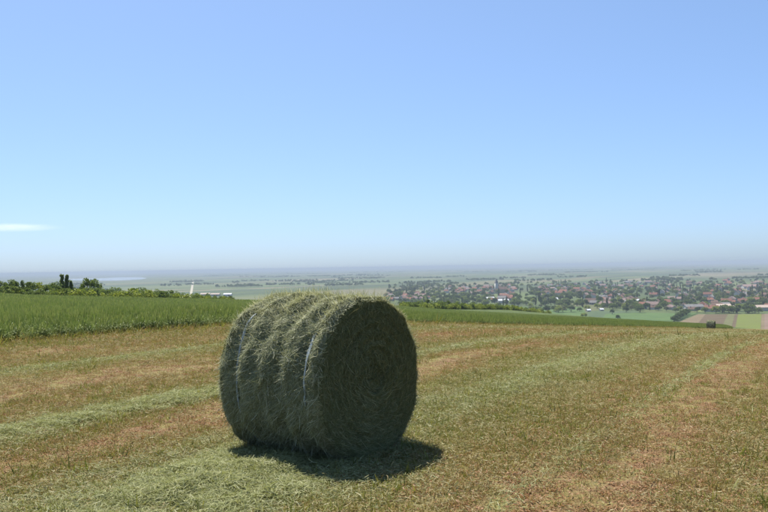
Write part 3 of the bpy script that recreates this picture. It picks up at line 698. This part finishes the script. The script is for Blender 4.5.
def house_meshes(Lx, Wy, Hw, Hr, hip=0.0):
    x, y, e, th = Lx / 2, Wy / 2, .45, .22
    # walls with gables
    V = np.array([[-x, -y, 0], [x, -y, 0], [x, y, 0], [-x, y, 0], [-x, -y, Hw], [x, -y, Hw], [x, y, Hw], [-x, y, Hw], [-x + hip, 0, Hw + Hr], [x - hip, 0, Hw + Hr]])
    F = [[0, 1, 5, 4], [2, 3, 7, 6], [1, 2, 6, 5], [3, 0, 4, 7], [5, 6, 9, 9], [7, 4, 8, 8]]
    me_w = bpy.data.meshes.new('wall'); me_w.from_pydata(V.tolist(), [], [list(dict.fromkeys(f)) for f in F])
    k_ = Hr / y; ze = Hw - e * k_
    A_ = []
    for dz in (.04, .04 + th):
        A_ += [[-x - e, -y - e, ze + dz], [x + e, -y - e, ze + dz], [x + e, y + e, ze + dz], [-x - e, y + e, ze + dz], [-x - e + hip * (1 + e / x), 0, Hw + Hr + dz], [x + e - hip * (1 + e / x), 0, Hw + Hr + dz]]
    Fr = [[6, 7, 11, 10], [8, 9, 10, 11], [7, 8, 11], [9, 6, 10], [0, 4, 5, 1], [2, 5, 4, 3], [1, 5, 2], [3, 4, 0],
          [0, 1, 7, 6], [2, 3, 9, 8]] + ([[1, 2, 8, 7], [3, 0, 6, 9]] if hip > 0 else [[1, 5, 11, 7], [5, 2, 8, 11], [3, 4, 10, 9], [4, 0, 6, 10]])
    if hip == 0: Fr = [f for f in Fr if f not in ([7, 8, 11], [9, 6, 10], [1, 5, 2], [3, 4, 0])]
    me_r = bpy.data.meshes.new('roof'); me_r.from_pydata(A_, [], Fr)
    V, F = join([boxV(-.4, .4, -.35, .35, -1.6, .75), boxV(-.5, .5, -.45, .45, .75, .95)]); V = V + np.array([Lx * .22, .9, Hw + Hr])
    me_c = mesh_np('chimney', V, F)
    fx = [mesh_np('window', *boxV(px_ - .6, px_ + .6, -y - .06, -y + .05, 1.1, 2.4)) for px_ in np.linspace(-x + 1.6, x - 1.6, 4) if abs(px_) > .1]
    me_d = mesh_np('door', *boxV(-.5, .5, -y - .07, -y + .05, .05, 2.15))
    return me_w, me_r, me_c, fx, me_d
HT = [house_meshes(11, 8, 3.2, 3.0), house_meshes(14, 8.5, 3.4, 3.2), house_meshes(10, 9, 4.8, 3.0, 2.0), house_meshes(9, 7, 3.0, 2.7), house_meshes(16, 9, 3.4, 3.0, 2.4), house_meshes(12, 7, 5.6, 2.8)]
_mc = {}
def mm(me, mat):
    kk = (me.name, mat.name)
    if kk not in _mc: _mc[kk] = with_mat(me, mat)
    return _mc[kk]
def house(loc, rz, ti, roof, wall, label, group, scale=1.0, detail=False, name='village_house', cat='house'):
    e = empty(name, loc, rz, scale, label=label, category=cat)
    if group: e['group'] = group
    w_, r_, c_, fx, d_ = HT[ti]
    L = [('wall', w_, WALL[wall]), ('roof', r_, ROOF[roof])]
    if detail: L += [('window', f, M_glass) for f in fx] + [('door', d_, M_door)]
    made = None
    for nm, me, ma in L:
        o = bpy.data.objects.new(nm, mm(me, ma)); col.objects.link(o); o.parent = e
        if nm == 'roof': made = o
    o = bpy.data.objects.new('chimney', mm(c_, WALL['grey'])); col.objects.link(o); o.parent = made
    return e
HL = dict(red='small red-roofed house in the distant village', brown='small brown-roofed house in the distant village', pink='small pale pink-roofed house in the distant village', grey='small grey-roofed house in the distant village')
HG = dict(red='red-roofed village houses', brown='brown-roofed village houses', pink='pink-roofed village houses', grey='grey-roofed village houses')
occ = []
MARKS = [(497, 302, 'the two white sheds'), (496.5, 291, 'the church tower'), (553, 301, 'the pale low shed'), (632, 304, 'the bright white shed pair'), (695, 309.5, 'the long white-walled shed'),
         (724.5, 309, 'the big peach-roofed barn'), (766, 310.5, 'the pale long-roofed barn'), (752, 287.5, 'the large pink-roofed hall')]
def where(px, py):
    m = min(MARKS, key=lambda q: (q[0] - px) ** 2 + 9 * (q[1] - py) ** 2); dx = px - m[0]; dy = m[1] - py
    side = 'left' if dx < -9 else 'right' if dx > 9 else ''
    dep = 'far behind' if dy > 8 else 'behind' if dy > 2 else 'in front' if dy < -2.5 else ''
    if dep and side: return '%s and %s of %s' % (dep, side, m[2])
    if side: return 'well to the %s of %s' % (side, m[2])
    return '%s %s' % ({'in front': 'in front of', '': 'close to'}.get(dep, dep), m[2])
def free(x, y, d):
    for a, b, c in occ:
        if (a - x) ** 2 + (b - y) ** 2 < (c + d) ** 2: return False
    return True
# big distinct sheds first: (px centre, base py, width in px, roof, wall, label)
SHEDS = [(490, 301.0, 8.5, 'white', 'white', 'white-roofed long shed, left of the two in the village middle'),
         (503.5, 303.4, 10.5, 'white', 'white', 'longer white-roofed shed, right of the two in the village middle'),
         (553, 302.0, 10, 'white', 'grey', 'pale low shed among the trees right of the white sheds'),
         (627.5, 305.2, 6, 'white', 'white', 'small white-roofed shed, left of a white pair at the village front'),
         (635.5, 303.8, 8, 'white', 'white', 'bright white-roofed shed, right of a white pair at the village front'),
         (647, 306.0, 9, 'grey', 'grey', 'dark grey-roofed barn beside the white shed pair'),
         (695, 310.2, 18, 'grey', 'white', 'long white-walled shed at the village edge above the fields'),
         (724.5, 309.6, 14, 'peach', 'grey', 'big peach-roofed barn at the village edge above the brown field'),
         (766, 311.0, 18, 'peach', 'white', 'pale long-roofed barn at the right edge of the village'),
         (205, 296.0, 9, 'peach', 'cream', 'cream long building, leftmost of three behind the hedge'),
         (215, 296.2, 9, 'peach', 'cream', 'cream long building, middle of three behind the hedge'),
         (227.5, 296.2, 8, 'white', 'white', 'white-roofed long building, rightmost of three behind the hedge'),
         (752, 288.5, 16, 'pink', 'white', 'large pink-roofed hall at the far right of the village')]
def shed(px, py, wpx, roof, wall, label):
    c = on_plain(px, py); Wm = wpx / FPX * c[1]; dep = min(Wm * .5, 14.0)
    me_w, me_r, me_c, fx, me_d = house_meshes(Wm, dep, max(3.2, Wm * .13), max(1.8, dep * .24))
    e = empty('farm_shed', (c[0], c[1] + dep / 2, PLAIN + .05), math.radians(random.uniform(-8, 8)), label=label, category='shed')
    link('wall', me_w, WALL[wall], e); link('roof', me_r, ROOF[roof], e)
    V, F = boxV(-1.6, 1.6, -dep / 2 - .08, -dep / 2 + .05, .02, 2.9); link('door', mesh_np('door', V + np.array([Wm * .2, 0, 0]), F), M_door, e)
    occ.append((c[0], c[1] + dep / 2, Wm * .5))
for s_ in SHEDS: shed(*s_)
# slender church tower
c = on_plain(496.5, 293.0)
tw = empty('church', (c[0], c[1], PLAIN + .05), .3, label='church with slender pale tower in the middle of the village', category='church')
link('tower', mesh_np('tower', *boxV(-2.2, 2.2, -2.2, 2.2, 0, 17)), WALL['white'], tw)
V = np.array([[-2.6, -2.6, 16.9], [2.6, -2.6, 16.9], [2.6, 2.6, 16.9], [-2.6, 2.6, 16.9], [0, 0, 25]]); me = bpy.data.meshes.new('spire'); me.from_pydata(V.tolist(), [], [[0, 1, 4], [1, 2, 4], [2, 3, 4], [3, 0, 4], [3, 2, 1, 0]])
link('spire', me, ROOF['grey'], tw)
nw, nr_, _, _, _ = house_meshes(16, 9, 6, 4)
o = link('nave', nw, WALL['cream'], tw); o.location = (10.3, 0, 0); o2 = link('nave_roof', nr_, ROOF['brown'], tw); o2.location = (10.3, 0, 0)
occ.append((c[0], c[1], 14))
def band(px):
    top = np.interp(px, [385, 430, 500, 600, 700, 790], [288.5, 287.5, 286.5, 283.5, 281.5, 279.5])
    bot = np.interp(px, [385, 430, 500, 545, 580, 620, 690, 790], [302, 303, 304, 303, 306, 308.5, 311.5, 312])
    return top, bot
nh = 0
for _ in range(6000):
    px = random.uniform(386, 792); tp, bt = band(px); v = random.random(); py = tp + (bt - tp) * (v if px > 560 else v * .93)
    if vnoise(px, py * 3.0, .045) < .33 or (510 < px < 590 and py > 300): continue
    c = on_plain(px, py)
    if not free(c[0], c[1], 6.2): continue
    occ.append((c[0], c[1], 6.2)); nh += 1
    rf = random.choices(['red', 'brown', 'pink', 'grey'], [34, 30, 22, 10])[0]
    house((c[0], c[1], PLAIN + .05), math.radians(-29 + random.choice((0, 90, 180, 270)) + random.uniform(-9, 9)), random.randrange(6), rf, random.choices(['white', 'cream', 'grey'], [5, 3, 2])[0],
          'small %s-roofed village house %s' % (rf, where(px, py)), HG[rf], random.uniform(.62, .9), py > 303)
    if nh >= 340: break
for px, py in ((588.5, 311.6), (601.5, 310.8)):
    c = on_plain(px, py); house((c[0], c[1], PLAIN + .05), .2, 3, 'white', 'white', 'tiny white hut at the field edge, ' + ('left' if px < 590 else 'right') + ' of two', None, .42, True, 'field_hut', 'hut')

# trees between the houses
TK = [0, 0, 1, 1, 2, 2, 3, 4, 6, 7]
def tree_spots(n):
    out = []
    while len(out) < n:
        px = random.uniform(385, 795); tp, bt = band(px); tp -= 2.0; bt += 2.5 if px < 600 else 2.0
        py = tp + (bt - tp) * random.random()
        den = vnoise(px + 200, py * 3.0, .06)
        if den < random.random() * .75: continue
        c = on_plain(px, py)
        if free(c[0], c[1], 1.5): out.append((px, py, c))
    return out
spots = sorted(tree_spots(1500), key=lambda s: -s[1])
TL = {0: 'rounded dark tree', 1: 'rounded mid-green tree', 2: 'spreading mid-green tree', 3: 'grey-green tree', 4: 'yellowish green tree', 6: 'tall dark tree', 7: 'narrow dark poplar', 5: 'plum-coloured tree'}
for px, py, c in spots[:270]:
    kx = random.choice(TK); plant('village_tree', 'tree%d' % kx, (c[0], c[1], PLAIN), random.uniform(4.5, 8.5) * (1.25 if kx == 7 else 1), TL[kx] + ' in the village, ' + where(px, py), 'tree', 'trees at the near side of the village: ' + TL[kx], random.uniform(.9, 1.25))
# trees that stand out at the foot of the hill
STAND = [(464, 311.5, 8.5, 'tree6', 'dark upright tree below the hedge, left of a pair', .9), (483, 311.5, 8, 'tree6', 'dark upright tree below the hedge, right of a pair', .95),
         (548, 311.6, 5, 'tree5', 'plum-coloured rounded tree at the foot of the wheat slope', 1.2), (556, 312.2, 6.5, 'tree0', 'dark rounded tree next to the plum-coloured one', 1.3),
         (563, 312.5, 7, 'tree3', 'grey-green spreading tree in the clump behind the wheat', 1.3), (571, 312.2, 7.5, 'tree0', 'largest dark tree in the clump behind the wheat', 1.3), (540, 311.6, 5, 'tree1', 'small green tree at the left of the clump behind the wheat', 1.2),
         (618, 320.0, 5.5, 'tree0', 'lone dark round tree in the green valley field', 1.0), (584, 318.0, 6, 'tree4', 'yellow-green bush at the top of the wheat slope', 1.2), (590, 320.0, 4, 'tree1', 'low green bush right of the yellow-green one', 1.5),
         (603, 322.0, 3, 'tree0', 'low dark bush by the meadow edge', 1.8), (612, 314.5, 6, 'tree6', 'dark tree on the far side of the blue-green field', 1.1), (626, 312.6, 7, 'tree6', 'dark broad tree behind the blue-green field', 1.4),
         (640, 312.8, 7, 'tree0', 'second dark broad tree behind the blue-green field', 1.5), (737, 313.8, 8, 'tree6', 'dark bushy tree above the lime field', 1.2), (748, 313.6, 6, 'tree2', 'green tree above the lime field, right of the dark one', 1.3),
         (755, 313.6, 6, 'tree0', 'dark tree above the lime field, rightmost of three', 1.2), (712, 312.2, 4, 'tree1', 'small tree beside the meadow patch at the village edge', 1.1)]
for px, py, hpx, key, lb, wd_ in STAND:
    c = on_plain(px, py); plant('valley_tree', key, (c[0], c[1], PLAIN), hpx / FPX * c[1], lb, 'tree', None, wd_)
for i in range(16):
    px = random.uniform(505, 600); py = random.uniform(306.5, 313.5); c = on_plain(px, py); kx = random.choice((0, 1, 2, 3, 4, 6))
    plant('valley_tree', 'tree%d' % kx, (c[0], c[1], PLAIN), random.uniform(4, 7), TL[kx] + ' in the scattered bushes at the foot of the wheat slope', 'tree', 'bushes at the foot of the wheat slope', 1.3)
# diagonal hedge between the green field and the tan field
for i in range(15):
    f = i / 14; px = 674 + 14 * f; py = 322.5 - 8.3 * f; c = on_plain(px, py)
    plant('field_hedge_bush', 'tree%d' % random.choice((0, 0, 6)), (c[0], c[1], PLAIN), random.uniform(4.5, 6.5), 'dark bush in the diagonal hedge beside the tan field', 'bush', 'diagonal field hedge', 1.3)
# the many smaller trees further off
join_proto = []
for kx in (0, 1, 2, 3, 4, 6, 7):
    join_proto.append(for_trunk['tree%d' % kx][1])
C_far = bpy.data.collections.new('far_tree')
for i, me in enumerate(join_proto): C_far.objects.link(bpy.data.objects.new('far_tree_%02d' % i, me))
rest = spots[270:]
scatter('village_woods', [(c[0], c[1], PLAIN) for _, _, c in rest], np.array([random.uniform(.5, .95) for _ in rest]), [random.choice((0, 0, 1, 1, 2, 3, 4, 5, 6)) for _ in rest], C_far, .02, kind='stuff',
        label='countless trees between the farther houses of the village', category='trees')
P_ = []
for _ in range(105):        # belts of trees across the plain
    px0 = random.uniform(-30, 800); hz = 267 - (px0 - 384) * math.tan(ROLL); py0 = hz + 4.5 + 16 * random.random() ** 1.2
    tp = float(band(px0)[0])
    if px0 > 380 and py0 > tp - 1: continue
    if 55 < px0 < 160 and 276 < py0 < 282: continue
    wpx = random.uniform(6, 45)
    for _i in range(int(wpx * 1.3)):
        px = px0 + random.uniform(-.5, .5) * wpx; py = py0 - (px - px0) * math.tan(ROLL) + random.gauss(0, .12)
        if 60 < px < 150 and 276 < py < 282: continue
        c = on_plain(px, py)
        if c[1] > 0: P_.append((c[0], c[1], PLAIN))
scatter('distant_woods', P_, np.array([random.uniform(.45, .95) for _ in P_]), [random.choice((0, 0, 1, 1, 2, 5)) for _ in P_], C_far, .02, kind='stuff',
        label='belts of far-off trees across the hazy plain', category='woods')

# ------------------------------------------------------------------ haze over the plain
k = N('haze_air'); v = k.n('VolumePrincipled')
v.inputs['Color'].default_value = (.40, .465, .58, 1); v.inputs['Density'].default_value = 1.95e-4; v.inputs['Anisotropy'].default_value = .0
k.l(v.outputs[0], k.out.inputs['Volume'])
V, F = boxV(-43500, 43500, -43500, 43500, PLAIN - 1.2, 6.0)
link('haze', mesh_np('haze', V, F), k.m, None, kind='stuff', label='pale bluish haze filling the air above the plain', category='haze')

# ------------------------------------------------------------------ one thin cloud
k = N('cloud_vapour'); v = k.n('VolumeScatter'); v.inputs['Color'].default_value = (1, .94, .94, 1); v.inputs['Anisotropy'].default_value = .5
oc = k.obj(); ln = k.n('VectorMath', operation='LENGTH'); k.l(oc, ln.inputs[0])
fall = k.maprange(ln.outputs['Value'], .25, 1.0, 1.0, 0.0)
mp = k.n('Mapping'); mp.inputs['Scale'].default_value = (3.0, 3.0, 1.2); k.l(oc, mp.inputs[0])
nz_ = k.maprange(k.noise(1.3, 4, .6, mp.outputs[0]), .3, .7, .3, 1.0)
k.l(k.math('MULTIPLY', k.math('MULTIPLY', fall, nz_), .0009), v.inputs['Density']); k.l(v.outputs[0], k.out.inputs['Volume'])
d = ray(8, 227.4); dist = 20000 / d[1]; cc = np.array([0, 0, EYE]) + d * dist
th = np.linspace(0, 2 * np.pi, 40, endpoint=False); la = np.linspace(-np.pi / 2 + .02, np.pi / 2 - .02, 20)
T_, L_ = np.meshgrid(th, la, indexing='ij')
V = np.stack([np.cos(L_) * np.cos(T_), np.cos(L_) * np.sin(T_), np.sin(L_)], -1)
cl = link('cloud', mesh_np('cloud', V, grid_faces(40, 20, True), smooth=True), k.m, None, label='thin flat pale cloud low at the left of the sky', category='cloud')
cl.location = cc; cl.scale = (1500, 500, 130); cl.rotation_euler = (0, math.radians(.8), 0)
